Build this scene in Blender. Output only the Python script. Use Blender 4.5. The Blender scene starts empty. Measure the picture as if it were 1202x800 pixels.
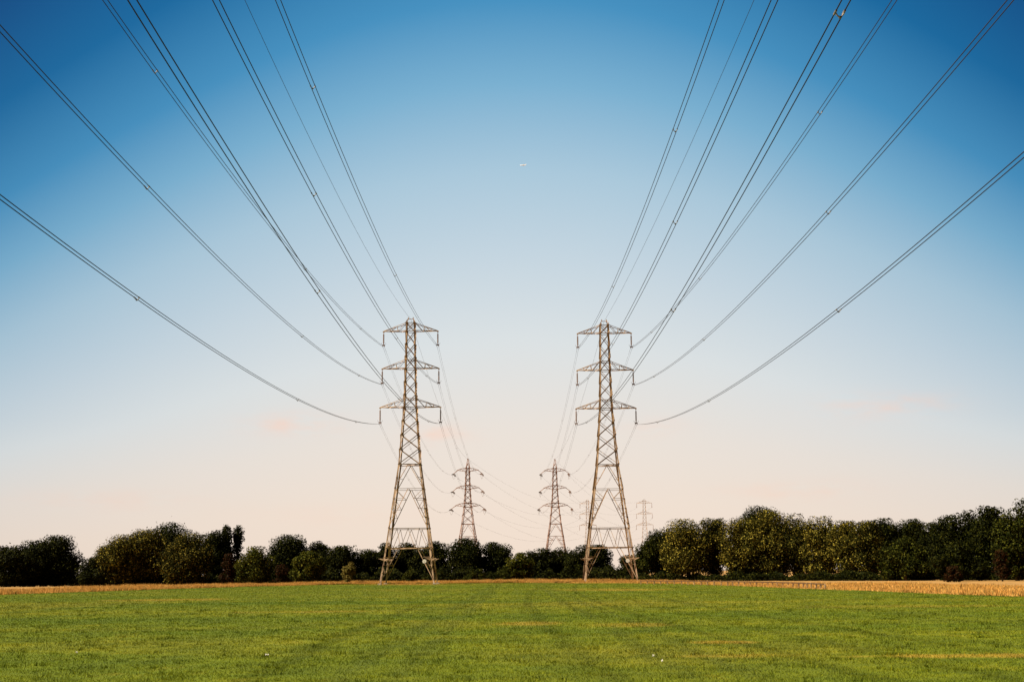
import bpy, math, random
import numpy as np
from mathutils import Vector, Matrix

PI = math.pi
R = math.radians
scene = bpy.context.scene
COL = scene.collection

# ------------------------------------------------------------------ camera
W0, H0, FPX = 1202.0, 800.0, 1500.0
PITCH, ROLL, EYE = 0.17888, -0.0091, 1.7
_c, _s = math.cos(PITCH), math.sin(PITCH)
FW = Vector((0, _c, _s)); _UP = Vector((0, -_s, _c)); _RT = Vector((1, 0, 0))
RT = _RT * math.cos(ROLL) + _UP * math.sin(ROLL)
UP = -_RT * math.sin(ROLL) + _UP * math.cos(ROLL)
CAM = Vector((0, 0, EYE))
cd = bpy.data.cameras.new('camera'); co = bpy.data.objects.new('camera', cd); COL.objects.link(co)
M = Matrix.Identity(4)
for i in range(3):
    M[i][0] = RT[i]; M[i][1] = UP[i]; M[i][2] = -FW[i]; M[i][3] = CAM[i]
co.matrix_world = M
cd.sensor_fit = 'HORIZONTAL'; cd.sensor_width = 36; cd.lens = FPX / W0 * 36
cd.clip_start = 0.1; cd.clip_end = 60000
scene.camera = co

def survey(px, py, Y):
    """point at plan distance Y seen in the photograph's direction px,py"""
    d = FW * FPX + RT * (px - W0 / 2) + UP * (H0 / 2 - py)
    return CAM + d * (Y / d.y)
def survey_ground(px, py):
    d = FW * FPX + RT * (px - W0 / 2) + UP * (H0 / 2 - py)
    return CAM - d * (EYE / d.z)

# ------------------------------------------------------------------ tagging
def tag(o, label=None, cat=None, group=None, kind=None):
    if label: o['label'] = label
    if cat: o['category'] = cat
    if group: o['group'] = group
    if kind: o['kind'] = kind
    return o
def thing(name, label, cat, loc=(0, 0, 0), rz=0, group=None):
    o = bpy.data.objects.new(name, None); COL.objects.link(o)
    o.empty_display_size = 0.5
    o.location = loc; o.rotation_euler = (0, 0, rz)
    return tag(o, label, cat, group)
def link(name, me, parent=None, mat=None):
    if mat: me.materials.append(mat)
    o = bpy.data.objects.new(name, me); COL.objects.link(o)
    if parent: o.parent = parent
    return o

# ------------------------------------------------------------------ mesh builder
class MB:
    def __init__(self): self.v = []; self.f = []
    def prism(self, rings, closed=False, caps=True):
        n = len(rings[0]); b = len(self.v)
        for r in rings: self.v += [tuple(p) for p in r]
        m = len(rings)
        for i in range(m if closed else m - 1):
            j = (i + 1) % m
            for k in range(n):
                l = (k + 1) % n
                self.f.append((b + i * n + k, b + i * n + l, b + j * n + l, b + j * n + k))
        if caps and not closed:
            self.f.append(tuple(b + k for k in reversed(range(n))))
            self.f.append(tuple(b + (m - 1) * n + k for k in range(n)))
    def angle(self, p, q, s, u, v, t=None):
        """steel angle section from p to q, flanges along u and v"""
        p = Vector(p); q = Vector(q); ax = (q - p).normalized()
        u = Vector(u); u = (u - ax * u.dot(ax)).normalized()
        v = Vector(v); v = (v - ax * v.dot(ax)); v = (v - u * v.dot(u)).normalized()
        t = t or s * 0.14
        prof = [(0, 0), (s, 0), (s, t), (t, t), (t, s), (0, s)]
        if ax.dot(u.cross(v)) < 0: prof = prof[::-1]
        self.prism([[b + u * x + v * y for x, y in prof] for b in (p, q)])
    def box(self, c, sx, sy, sz, rz=0):
        ca, sa = math.cos(rz), math.sin(rz)
        def P(x, y, z): return (c[0] + x * ca - y * sa, c[1] + x * sa + y * ca, c[2] + z)
        x, y, z = sx / 2, sy / 2, sz / 2
        self.prism([[P(-x, -y, h), P(x, -y, h), P(x, y, h), P(-x, y, h)] for h in (-z, z)])
    def tube(self, pts, rad, n=8, caps=True):
        pts = [Vector(p) for p in pts]; m = len(pts); rings = []
        rad = rad if hasattr(rad, '__len__') else [rad] * m
        for i, p in enumerate(pts):
            t = (pts[min(i + 1, m - 1)] - pts[max(i - 1, 0)]).normalized()
            a = Vector((0, 0, 1)) if abs(t.z) < 0.9 else Vector((1, 0, 0))
            u = t.cross(a).normalized(); w = u.cross(t)
            rings.append([p + (u * math.cos(2 * PI * k / n) - w * math.sin(2 * PI * k / n)) * rad[i] for k in range(n)])
        self.prism(rings, caps=caps)
    def lathe(self, p, q, prof, n=10):
        """prof: (fraction along, radius)"""
        p = Vector(p); q = Vector(q); t = (q - p).normalized()
        a = Vector((0, 0, 1)) if abs(t.z) < 0.9 else Vector((1, 0, 0))
        u = t.cross(a).normalized(); w = u.cross(t)
        self.prism([[p + (q - p) * f + (u * math.cos(2 * PI * k / n) - w * math.sin(2 * PI * k / n)) * r for k in range(n)] for f, r in prof])
    def mesh(self, name, smooth=False):
        me = bpy.data.meshes.new(name); me.from_pydata([tuple(x) for x in self.v], [], self.f); me.update()
        if smooth: me.polygons.foreach_set('use_smooth', [True] * len(me.polygons))
        return me
    def build(self, name, mat, parent=None, smooth=False):
        return link(name, self.mesh(name, smooth), parent, mat)

def np_mesh(name, verts, k):
    """faces of k consecutive vertices each"""
    nv = len(verts); nf = nv // k
    me = bpy.data.meshes.new(name)
    me.vertices.add(nv); me.vertices.foreach_set('co', np.ascontiguousarray(verts, dtype=np.float32).ravel())
    me.loops.add(nv); me.loops.foreach_set('vertex_index', np.arange(nv, dtype=np.int32))
    me.polygons.add(nf); me.polygons.foreach_set('loop_start', np.arange(0, nv, k, dtype=np.int32))
    me.update(calc_edges=True)
    return me

# ------------------------------------------------------------------ materials
def new_mat(name):
    m = bpy.data.materials.new(name); m.use_nodes = True
    nt = m.node_tree; b = nt.nodes['Principled BSDF']
    return m, nt, b
def N(nt, t, **kw):
    n = nt.nodes.new(t)
    for k, v in kw.items(): setattr(n, k, v)
    return n
def ramp(nt, stops, fac=None, interp='LINEAR'):
    r = N(nt, 'ShaderNodeValToRGB'); r.color_ramp.interpolation = interp
    el = r.color_ramp.elements
    while len(el) > 1: el.remove(el[-1])
    el[0].position = stops[0][0]; el[0].color = (*stops[0][1], 1)
    for p, c in stops[1:]:
        e = el.new(p); e.color = (*c, 1)
    if fac is not None: nt.links.new(fac, r.inputs[0])
    return r.outputs[0]
def mixc(nt, f, a, b, mode='MIX'):
    m = N(nt, 'ShaderNodeMix', data_type='RGBA', blend_type=mode)
    for s, v in ((0, f), (6, a), (7, b)):
        if hasattr(v, 'is_linked'): nt.links.new(v, m.inputs[s])
        elif s == 0: m.inputs[0].default_value = v
        else: m.inputs[s].default_value = (*v, 1)
    return m.outputs[2]
def noise(nt, vec, scale, detail=4, rough=0.55):
    n = N(nt, 'ShaderNodeTexNoise'); n.inputs['Scale'].default_value = scale
    n.inputs['Detail'].default_value = detail; n.inputs['Roughness'].default_value = rough
    nt.links.new(vec, n.inputs['Vector']); return n.outputs[0]
def mapping(nt, vec, sc=(1, 1, 1), loc=(0, 0, 0)):
    m = N(nt, 'ShaderNodeMapping'); m.inputs['Scale'].default_value = sc; m.inputs['Location'].default_value = loc
    nt.links.new(vec, m.inputs['Vector']); return m.outputs[0]
def math_(nt, op, a, b=None, c=None):
    m = N(nt, 'ShaderNodeMath', operation=op)
    for i, v in enumerate((a, b, c)):
        if v is None: continue
        if hasattr(v, 'is_linked'): nt.links.new(v, m.inputs[i])
        else: m.inputs[i].default_value = v
    return m.outputs[0]

def simple(name, col, rough=0.6, metal=0.0, col2=None, scale=3.0, spec=0.5):
    m, nt, b = new_mat(name)
    b.inputs['Roughness'].default_value = rough; b.inputs['Metallic'].default_value = metal
    b.inputs['Specular IOR Level'].default_value = spec
    g = N(nt, 'ShaderNodeNewGeometry')
    f = noise(nt, g.outputs['Position'], scale)
    c = ramp(nt, [(0.35, col), (0.68, col2 or tuple(x * 0.75 for x in col))], f)
    nt.links.new(c, b.inputs['Base Color'])
    return m

M_STEEL = simple('weathered_galvanised_steel', (0.46, 0.325, 0.21), 0.6, 0.0, (0.15, 0.085, 0.05), 0.8)
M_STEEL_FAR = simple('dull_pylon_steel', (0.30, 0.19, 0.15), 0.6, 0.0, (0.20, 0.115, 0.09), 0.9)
M_INS = simple('brown_glazed_insulator', (0.16, 0.085, 0.05), 0.3, 0.0, (0.22, 0.13, 0.09), 4)
M_INS_SHADE = simple('shaded_glazed_insulator', (0.05, 0.04, 0.04), 0.3, 0.0, (0.08, 0.06, 0.05), 4)  # insulator glaze with shade painted in, for strings on the shadow side
M_WIRE = simple('aluminium_conductor', (0.022, 0.022, 0.034), 0.6, 0.0, (0.015, 0.015, 0.025), 0.5, 0.15)
M_SPACER = simple('spacer_metal', (0.20, 0.17, 0.15), 0.5, 0.0, (0.08, 0.07, 0.065), 8)
M_SIGN = simple('white_enamel_plate', (0.80, 0.79, 0.76), 0.4, 0.0, (0.72, 0.70, 0.66), 6)
M_CONC = simple('concrete_footing', (0.17, 0.15, 0.11), 0.9, 0.0, (0.10, 0.085, 0.06), 6)
M_BARK = simple('rough_bark', (0.09, 0.065, 0.045), 0.95, 0.0, (0.04, 0.03, 0.022), 5, 0.2)
M_POST = simple('pale_fence_wood', (0.36, 0.24, 0.13), 0.85, 0.0, (0.2, 0.13, 0.07), 2, 0.2)
M_WOOD = simple('weathered_fence_wood', (0.085, 0.042, 0.016), 0.85, 0.0, (0.04, 0.022, 0.01), 5, 0.2)
M_PLANE = simple('white_aircraft_paint', (0.85, 0.85, 0.85), 0.3, 0.0, (0.8, 0.8, 0.8), 0.1)
M_PLANE_D = simple('grey_aircraft_metal', (0.35, 0.35, 0.37), 0.4, 0.0, (0.3, 0.3, 0.3), 0.1)
M_PAPER = simple('white_paper', (0.5, 0.49, 0.44), 0.8, 0.0, (0.42, 0.40, 0.35), 12)

def leaf_mat(name, cols, transl=0.12, rough=0.7, spec=0.03):
    m, nt, b = new_mat(name)
    g = N(nt, 'ShaderNodeNewGeometry')
    n = len(cols)
    stops = [((i + 0.0) / n, c) for i, c in enumerate(cols)]
    c = ramp(nt, stops, g.outputs['Random Per Island'])
    big = noise(nt, g.outputs['Position'], 0.45, 3)
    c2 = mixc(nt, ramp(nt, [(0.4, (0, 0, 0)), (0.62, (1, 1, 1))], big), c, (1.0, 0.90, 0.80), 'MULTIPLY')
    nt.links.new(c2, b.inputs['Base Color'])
    b.inputs['Roughness'].default_value = rough; b.inputs['Specular IOR Level'].default_value = spec
    t = N(nt, 'ShaderNodeBsdfTranslucent'); nt.links.new(c2, t.inputs['Color'])
    mx = N(nt, 'ShaderNodeMixShader'); mx.inputs[0].default_value = transl
    nt.links.new(b.outputs[0], mx.inputs[1]); nt.links.new(t.outputs[0], mx.inputs[2])
    nt.links.new(mx.outputs[0], nt.nodes['Material Output'].inputs['Surface'])
    return m
LEAF = {
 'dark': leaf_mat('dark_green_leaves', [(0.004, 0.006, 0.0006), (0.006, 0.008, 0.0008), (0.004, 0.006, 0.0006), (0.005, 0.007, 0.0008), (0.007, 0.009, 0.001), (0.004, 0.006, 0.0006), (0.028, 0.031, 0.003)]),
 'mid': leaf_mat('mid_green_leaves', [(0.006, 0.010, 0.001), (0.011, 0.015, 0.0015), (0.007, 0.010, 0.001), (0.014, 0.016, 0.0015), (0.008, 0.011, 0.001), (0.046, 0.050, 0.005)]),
 'green': leaf_mat('light_green_leaves', [(0.013, 0.018, 0.0015), (0.023, 0.027, 0.002), (0.015, 0.020, 0.0015), (0.019, 0.023, 0.002), (0.080, 0.080, 0.008)]),
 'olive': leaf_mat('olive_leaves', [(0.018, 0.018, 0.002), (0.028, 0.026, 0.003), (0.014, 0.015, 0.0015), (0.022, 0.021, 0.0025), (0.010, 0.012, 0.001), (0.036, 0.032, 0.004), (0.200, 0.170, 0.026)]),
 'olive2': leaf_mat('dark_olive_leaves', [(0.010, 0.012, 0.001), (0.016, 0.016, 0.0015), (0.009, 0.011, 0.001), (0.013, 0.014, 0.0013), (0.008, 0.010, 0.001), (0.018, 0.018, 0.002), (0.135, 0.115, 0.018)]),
 'red': leaf_mat('reddish_leaves', [(0.024, 0.008, 0.002), (0.010, 0.007, 0.002), (0.034, 0.012, 0.003), (0.007, 0.007, 0.002)]),
 'yellow': leaf_mat('yellowing_leaves', [(0.10, 0.09, 0.02), (0.15, 0.12, 0.03), (0.07, 0.07, 0.02), (0.12, 0.10, 0.025)]),
}

# ------------------------------------------------------------------ ground colour shared by turf and its blades
def turf_colour(nt):
    g = N(nt, 'ShaderNodeNewGeometry'); P = g.outputs['Position']
    bands = noise(nt, mapping(nt, P, (0.018, 0.11, 0)), 1.0, 4, 0.6)
    fine = noise(nt, mapping(nt, P, (1.0, 1.6, 0)), 0.9, 5, 0.65)
    big = noise(nt, mapping(nt, P, (0.05, 0.05, 0), (7, 3, 0)), 1.0, 3, 0.5)
    c = ramp(nt, [(0.34, (0.064, 0.094, 0.003)), (0.5, (0.106, 0.124, 0.004)), (0.66, (0.150, 0.150, 0.006))], bands)
    c = mixc(nt, ramp(nt, [(0.35, (0, 0, 0)), (0.7, (0.7,) * 3)], fine), c, (0.052, 0.084, 0.006))
    c = mixc(nt, ramp(nt, [(0.52, (0, 0, 0)), (0.72, (0.65,) * 3)], big), c, (0.170, 0.145, 0.014))
    mott = noise(nt, mapping(nt, P, (1.0, 0.55, 0), (3, 9, 0)), 0.45, 6, 0.72)
    c = mixc(nt, ramp(nt, [(0.40, (.6,) * 3), (0.54, (0, 0, 0))], mott), c, (0.052, 0.072, 0.006))
    c = mixc(nt, ramp(nt, [(0.58, (0, 0, 0)), (0.74, (.7,) * 3)], mott), c, (0.200, 0.175, 0.018))
    # mowing lanes along the field
    sx = N(nt, 'ShaderNodeSeparateXYZ'); nt.links.new(P, sx.inputs[0])
    for tx0 in (-2.9, -2.0, 2.9, 3.9):
        q = math_(nt, 'DIVIDE', math_(nt, 'SUBTRACT', math_(nt, 'MULTIPLY_ADD', big, .8, sx.outputs[0]), tx0 + .4), .3)
        q = math_(nt, 'MULTIPLY', math_(nt, 'EXPONENT', math_(nt, 'MULTIPLY', math_(nt, 'MULTIPLY', q, q), -1)), math_(nt, 'MULTIPLY', fine, .65))
        c = mixc(nt, q, c, (0.040, 0.052, 0.008))
    lane = math_(nt, 'SINE', math_(nt, 'MULTIPLY', sx.outputs[0], 1.5))
    lane = math_(nt, 'MULTIPLY_ADD', lane, 0.05, 0.05)
    c = mixc(nt, lane, c, (0.03, 0.06, 0.008))
    # parched patches: centre x, y, half-width, half-depth, strength
    for (px, py, ax, ay, st) in ((8.9, 25.9, 2.6, 0.75, 0.8), (4.6, 26.5, 1.5, 0.7, 0.5), (0.6, 44, 1.5, 2.0, 0.5), (3.4, 42, 1.6, 2.0, 0.4),
                                 (9.5, 122, 6.0, 9.0, 0.6), (15, 196, 6.5, 7.0, 0.8), (-16, 196, 6.0, 5.0, 0.35), (-24, 92, 6.0, 5.0, 0.55), (5.0, 31.5, 0.9, 0.8, 0.7), (-9, 60, 5, 2, 0.35), (20, 60, 7, 2, 0.3)):
        dx = math_(nt, 'DIVIDE', math_(nt, 'SUBTRACT', sx.outputs[0], px), ax)
        dy = math_(nt, 'DIVIDE', math_(nt, 'SUBTRACT', sx.outputs[1], py), ay)
        d = math_(nt, 'ADD', math_(nt, 'MULTIPLY', dx, dx), math_(nt, 'MULTIPLY', dy, dy))
        d = math_(nt, 'ADD', d, math_(nt, 'MULTIPLY_ADD', mott, 4.2, -2.0))
        k = N(nt, 'ShaderNodeMapRange'); k.inputs[1].default_value = 0.15; k.inputs[2].default_value = 1.1
        k.inputs[3].default_value = st; k.inputs[4].default_value = 0.0
        nt.links.new(d, k.inputs[0])
        c = mixc(nt, k.outputs[0], c, (0.24, 0.165, 0.022))
    return c, P
def turf_mat():
    m, nt, b = new_mat('mown_turf'); c, P = turf_colour(nt)
    nt.links.new(c, b.inputs['Base Color']); b.inputs['Roughness'].default_value = 0.95; b.inputs['Specular IOR Level'].default_value = 0.1
    bp = N(nt, 'ShaderNodeBump'); bp.inputs['Strength'].default_value = 0.8; bp.inputs['Distance'].default_value = 0.06
    nt.links.new(noise(nt, P, 7, 6, 0.7), bp.inputs['Height']); nt.links.new(bp.outputs[0], b.inputs['Normal'])
    return m
def blade_mat():
    m, nt, b = new_mat('grass_blades'); c, P = turf_colour(nt)
    g = N(nt, 'ShaderNodeNewGeometry')
    k = ramp(nt, [(0.0, (0.25, 0.32, 0.3)), (0.3, (0.6, 0.66, .6)), (0.6, (1.1, 1.1, 1.0)), (0.85, (1.5, 1.4, 1.2)), (1.0, (2.3, 2.0, 2.2))], g.outputs['Random Per Island'])
    c = mixc(nt, 1.0, c, k, 'MULTIPLY')
    nt.links.new(c, b.inputs['Base Color']); b.inputs['Roughness'].default_value = 0.75; b.inputs['Specular IOR Level'].default_value = 0.05
    t = N(nt, 'ShaderNodeBsdfTranslucent'); nt.links.new(c, t.inputs['Color'])
    mx = N(nt, 'ShaderNodeMixShader'); mx.inputs[0].default_value = 0.25
    nt.links.new(b.outputs[0], mx.inputs[1]); nt.links.new(t.outputs[0], mx.inputs[2])
    nt.links.new(mx.outputs[0], nt.nodes['Material Output'].inputs['Surface'])
    return m
M_TURF = turf_mat(); M_BLADE = blade_mat()
M_STRAW = leaf_mat('dry_grass_stalks', [(0.50, 0.255, 0.05), (0.60, 0.34, 0.08), (0.36, 0.17, 0.035), (0.58, 0.36, 0.11), (0.55, 0.31, 0.075), (0.16, 0.085, 0.02), (0.13, 0.11, 0.02)], 0.2, 0.7, 0.2)
M_SOIL = simple('straw_and_soil', (0.30, 0.17, 0.055), 0.95, 0.0, (0.16, 0.10, 0.035), 0.6, 0.1)

# ------------------------------------------------------------------ ground sheets
EDGE_PX = [(0, 697.5), (100, 694.2), (200, 690.8), (300, 687.8), (400, 685.4), (500, 684.3), (601, 683.6), (700, 683.6), (800, 684.6), (900, 687.3), (940, 689.3), (1000, 692.8), (1100, 696.8), (1202, 700)]
EDGE = [survey_ground(*p) for p in EDGE_PX]
EX = np.array([p.x for p in EDGE]); EY = np.array([p.y for p in EDGE])
EX = np.concatenate([[-160, -75], EX, [45, 150]]); EY = np.concatenate([[100, EY[0] * 0.93], EY, [EY[-1] * 0.78, 40]])
o_ = np.argsort(EX); EX = EX[o_]; EY = EY[o_]
def edge_y(x): return np.interp(x, EX, EY)

me = bpy.data.meshes.new('ground'); L = 9000
me.from_pydata([(-L, -L, 0), (L, -L, 0), (L, L, 0), (-L, L, 0)], [], [(0, 1, 2, 3)])
tag(link('ground', me, None, M_SOIL), kind='structure')
mb = MB()
xs = np.linspace(-160, 150, 156); ys = np.linspace(0, 1, 8)
vv = []; ff = []
rngs = np.random.default_rng(4)
wob = np.convolve(rngs.normal(0, 1.0, len(xs) + 4), np.ones(5) / 5, 'valid')
for i, x in enumerate(xs):
    e = edge_y(x) + wob[i] * 1.2
    for y in ys: vv.append((x, -80 + (e + 80) * y, 0.004))
n = len(ys)
for i in range(len(xs) - 1):
    for j in range(n - 1): ff.append((i * n + j, (i + 1) * n + j, (i + 1) * n + j + 1, i * n + j + 1))
me = bpy.data.meshes.new('field'); me.from_pydata(vv, [], ff)
tag(link('field', me, None, M_TURF), kind='structure')

# ------------------------------------------------------------------ blades
def blades(rng, x, y, h, w, lean=0.35, z0=0.004):
    n = len(x); a = rng.uniform(0, 2 * PI, n); l = rng.uniform(0, 1, n) * lean * h; la = rng.uniform(0, 2 * PI, n)
    v = np.zeros((n, 3, 3), np.float32)
    v[:, 0, 0] = x - np.cos(a) * w / 2; v[:, 0, 1] = y - np.sin(a) * w / 2; v[:, 0, 2] = z0
    v[:, 1, 0] = x + np.cos(a) * w / 2; v[:, 1, 1] = y + np.sin(a) * w / 2; v[:, 1, 2] = z0
    v[:, 2, 0] = x + np.cos(la) * l; v[:, 2, 1] = y + np.sin(la) * l; v[:, 2, 2] = z0 + h
    return v.reshape(-1, 3)
rng = np.random.default_rng(11)
n = 800000
lo, hi = 17.0, 215.0
d = lo * (hi / lo) ** rng.uniform(0, 1, n)                 # density falls with the square of distance
x = rng.uniform(-1, 1, n) * (0.44 * d + 3)
keep = d < edge_y(x) + 0.6
d = d[keep]; x = x[keep]
clump = np.sin(x * 2.1 + 1.3 * np.sin(d * 1.7)) * np.sin(d * 2.6 + 1.1 * np.sin(x * 1.3))
h = (0.030 + 0.012 * clump) * rng.uniform(0.5, 1.5, len(d)) * (d / 20) ** 0.1
tall = rng.uniform(0, 1, len(d)) > 0.992
h[tall] *= 2.1
w = 0.0075 * (d / 20) ** 0.95 * rng.uniform(0.7, 1.4, len(d))
V1 = blades(rng, x, d, h, w, 1.6)
nc = 900                                                    # coarse tufts and weeds the mower left
cd_ = 17 * (90 / 17) ** rng.uniform(0, 1, nc); cx_ = rng.uniform(-1, 1, nc) * .43 * cd_
ii = np.repeat(np.arange(nc), 26); sz = rng.uniform(.04, .13, nc)[ii]
V2 = blades(rng, cx_[ii] + rng.normal(0, 1, len(ii)) * sz, cd_[ii] + rng.normal(0, 1, len(ii)) * sz, rng.uniform(.5, 1.15, len(ii)) * (.03 + sz * .6), rng.uniform(.007, .014, len(ii)) * (cd_[ii] / 20) ** .7, 1.0)
tag(link('field_grass', np_mesh('field_grass', np.concatenate([V1, V2]), 3), None, M_BLADE),
    'short mown green grass covering the field', 'grass', kind='stuff')

# dry grass margin
n = 330000
x = rng.uniform(-62, 46, n)
e = edge_y(x)
t = rng.uniform(0, 1, n) ** 1.7
y = e + 0.2 + np.sin(x * .9) * 0.5 + t * np.clip(np.interp(x, [-92, -20, 10, 30, 52, 76], [226, 231, 233, 220, 191, 178]) - e, 6, 95)
patch = 0.72 + 0.24 * np.sin(x * 2.3 + 1.7 * np.sin(y * .9)) * np.sin(y * 1.4) + 0.32 * np.sin(x * 0.31 + np.sin(y * .2)) * np.sin(y * 0.23 + x * 0.11)
side = 0.98 + 0.2 * np.exp(-(x / 26) ** 2) - 0.36 * np.clip((x - 16) / 12, 0, 1)
h = 0.45 * patch * rng.uniform(0.45, 1.35, n) * np.where(t < 0.05, 0.75, 1) * side
w = rng.uniform(0.02, 0.05, n) * 1.3
vd = blades(rng, x, y, h, w, 0.5, 0.0)
# straggling tufts round the pylon feet
tx, ty = [], []
for (cx, cy, ax, ay, m_) in ((14.7, 196.5, 6.2, 3.5, 4500), (-16, 196, 5.5, 2.0, 1200), (10.3, 197, 1.5, 1.5, 900), (19, 196, 1.6, 1.6, 900)):
    tx.append(rng.normal(cx, ax * .5, m_)); ty.append(rng.normal(cy, ay * .5, m_))
tx = np.concatenate(tx); ty = np.concatenate(ty)
vt = blades(rng, tx, ty, rng.uniform(0.12, 0.34, len(tx)), rng.uniform(0.02, 0.05, len(tx)), 0.6, 0.0)
tag(link('dry_grass', np_mesh('dry_grass', np.concatenate([vd, vt]), 3), None, M_STRAW),
    'tall dry orange grass along the far edge of the green field', 'dry grass', kind='stuff')

# ------------------------------------------------------------------ trees
def leaves(rng, c, nrm, s):
    n = len(c)
    nr = nrm + rng.normal(0, 0.5, (n, 3)); nr /= np.linalg.norm(nr, axis=1, keepdims=True) + 1e-9
    r = rng.normal(0, 1, (n, 3)); a = np.cross(nr, r); a /= np.linalg.norm(a, axis=1, keepdims=True) + 1e-9
    b = np.cross(nr, a)
    s = s[:, None]
    v = np.stack([c - a * s * .5, c - b * s * .3, c + a * s * .5, c + b * s * .3], 1)
    return v.reshape(-1, 3)
def crown_leaves(rng, wx, wy, H, shape, nleaf, ls):
    """leaf clumps gathered on boughs spread through the crown's volume"""
    if shape == 'spire': nl = 26
    elif shape == 'bush': nl = int(16 + wx * 2.2)
    else: nl = int(26 + wx * 3.2)
    C = []; Rr = []
    for _ in range(nl * 6):
        if len(C) >= nl: break
        zf = rng.uniform(0.03, 0.97)
        if shape == 'spire': prof = min(1.0, 2.4 * zf ** .6) * (1 - zf) ** 0.55 * 1.35
        elif shape == 'bush': prof = math.sqrt(max(0, 1 - zf ** 2.2))
        elif shape == 'loose': prof = math.sqrt(max(0, 1 - (abs(zf - .5) / .52) ** 2.0)) * .95
        else: prof = (0.72 + 0.28 * min(1, zf / .35)) * math.sqrt(max(0, 1 - max(0, (zf - .38) / .63) ** 2.3))
        a = rng.uniform(0, 2 * PI)
        rr = math.sqrt(rng.uniform(0.12, 1.0)) * prof
        lr = min(wx, H) * rng.uniform(0.11, 0.23) if shape != 'spire' else wx * rng.uniform(.24, .4)
        if shape == 'loose': lr *= 0.8
        mx = max(0.0, wx / 2 - lr * 0.85); my = max(0.0, wy / 2 - lr * 0.85)
        zc = lr * .7 + zf * (H - 1.55 * lr)
        C.append((math.cos(a) * rr * mx, math.sin(a) * rr * my, zc)); Rr.append(lr)
    C = np.array(C); Rr = np.array(Rr)
    # heavier sampling of the outer clumps
    wgt = Rr ** 2; wgt /= wgt.sum()
    idx = rng.choice(len(C), nleaf, p=wgt)
    u = rng.normal(0, 1, (nleaf, 3)); u /= np.linalg.norm(u, axis=1, keepdims=True)
    rad = Rr[idx] * (0.62 + 0.42 * rng.uniform(0, 1, nleaf) ** 0.8)
    # uneven clumps: stretch each by its own lump noise
    ph = rng.uniform(0, 6.3, (len(C), 3))
    lump = 1 + 0.22 * np.sin(3 * u[:, 0] + ph[idx, 0]) * np.sin(3 * u[:, 2] + ph[idx, 1]) + 0.1 * np.sin(7 * u[:, 1] + ph[idx, 2])
    P = C[idx] + u * (rad * lump)[:, None] * np.array([1.08, 1.08, 0.86])
    S = ls * rng.uniform(0.55, 1.5, nleaf)
    k = P[:, 2] > 0.08
    P = P[k]; u = u[k]; S = S[k]
    # sprigs: a few thin shoots standing out of the outline
    P[:, 2] *= H / (np.percentile(P[:, 2], 99.7))
    k = P[:, 2] < H * 1.012; P = P[k]; u = u[k]; S = S[k]
    v = leaves(rng, P, u * 0.9 + np.array([0, 0, 0.25]), S)
    # inner boughs' foliage
    m = nleaf // 3
    idx = rng.choice(len(C), m); u = rng.normal(0, 1, (m, 3))
    Pi = C[idx] * np.array([.78, .78, .9]) + u * (Rr[idx] * .45)[:, None]
    Pi = Pi[Pi[:, 2] > 0.1]
    v2 = leaves(rng, Pi, rng.normal(0, 1, Pi.shape), ls * 1.5 * rng.uniform(.8, 1.3, len(Pi)))
    return np.concatenate([v, v2]), C, Rr

def tree(seed, name, px, top, wpx, Y, mat, shape, label, group='trees in the belt behind the field', cat='tree'):
    rng = np.random.default_rng(seed)
    Y += float(np.interp(px, [0, 760, 1000, 1202], [24, 24, 14, 8]))
    p = survey(px, top, Y); H = p.z; wx = wpx / FPX * Y * (1.24 if mat == 'dark' and 320 < px < 760 else 1.13)
    wy = wx * (0.85 if shape != 'spire' else 1)
    root = thing(name, label, cat, (p.x, Y, 0), 0, group)
    big = wx * H
    nleaf = int(min(20000, max(2000, big * 190)))
    ls = 0.27 if big > 25 else 0.20
    if mat in ('olive', 'olive2'): ls *= 0.88; nleaf = int(nleaf * 1.25)
    v, C, Rr = crown_leaves(rng, wx, wy, H, shape, nleaf, ls)
    shrub = cat == 'shrub'
    link('foliage' if shrub else 'crown', np_mesh('crown', v, 4), root, LEAF[mat])
    tr = MB(); r0 = 0.035 * H if not shrub else 0.03 * H
    tr.tube([(0, 0, -0.05), (0.04 * H * .3, 0, H * .25), (-0.03 * H * .3, .02 * H, H * .5), (0, 0, H * .86)], [r0, r0 * .8, r0 * .55, r0 * .15], 8)
    order = rng.permutation(len(C))[:7 if not shrub else 4]
    for i in order:
        c = C[i]; z0 = min(c[2] * .55, H * .5) + .1
        tr.tube([(0, 0, z0), (c[0] * .45, c[1] * .45, z0 + (c[2] - z0) * .35), (c[0] * .95, c[1] * .95, c[2])], [r0 * .4, r0 * .28, r0 * .08], 6)
    tr.build('stem' if shrub else 'trunk', M_BARK, root, True)
    return root

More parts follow.
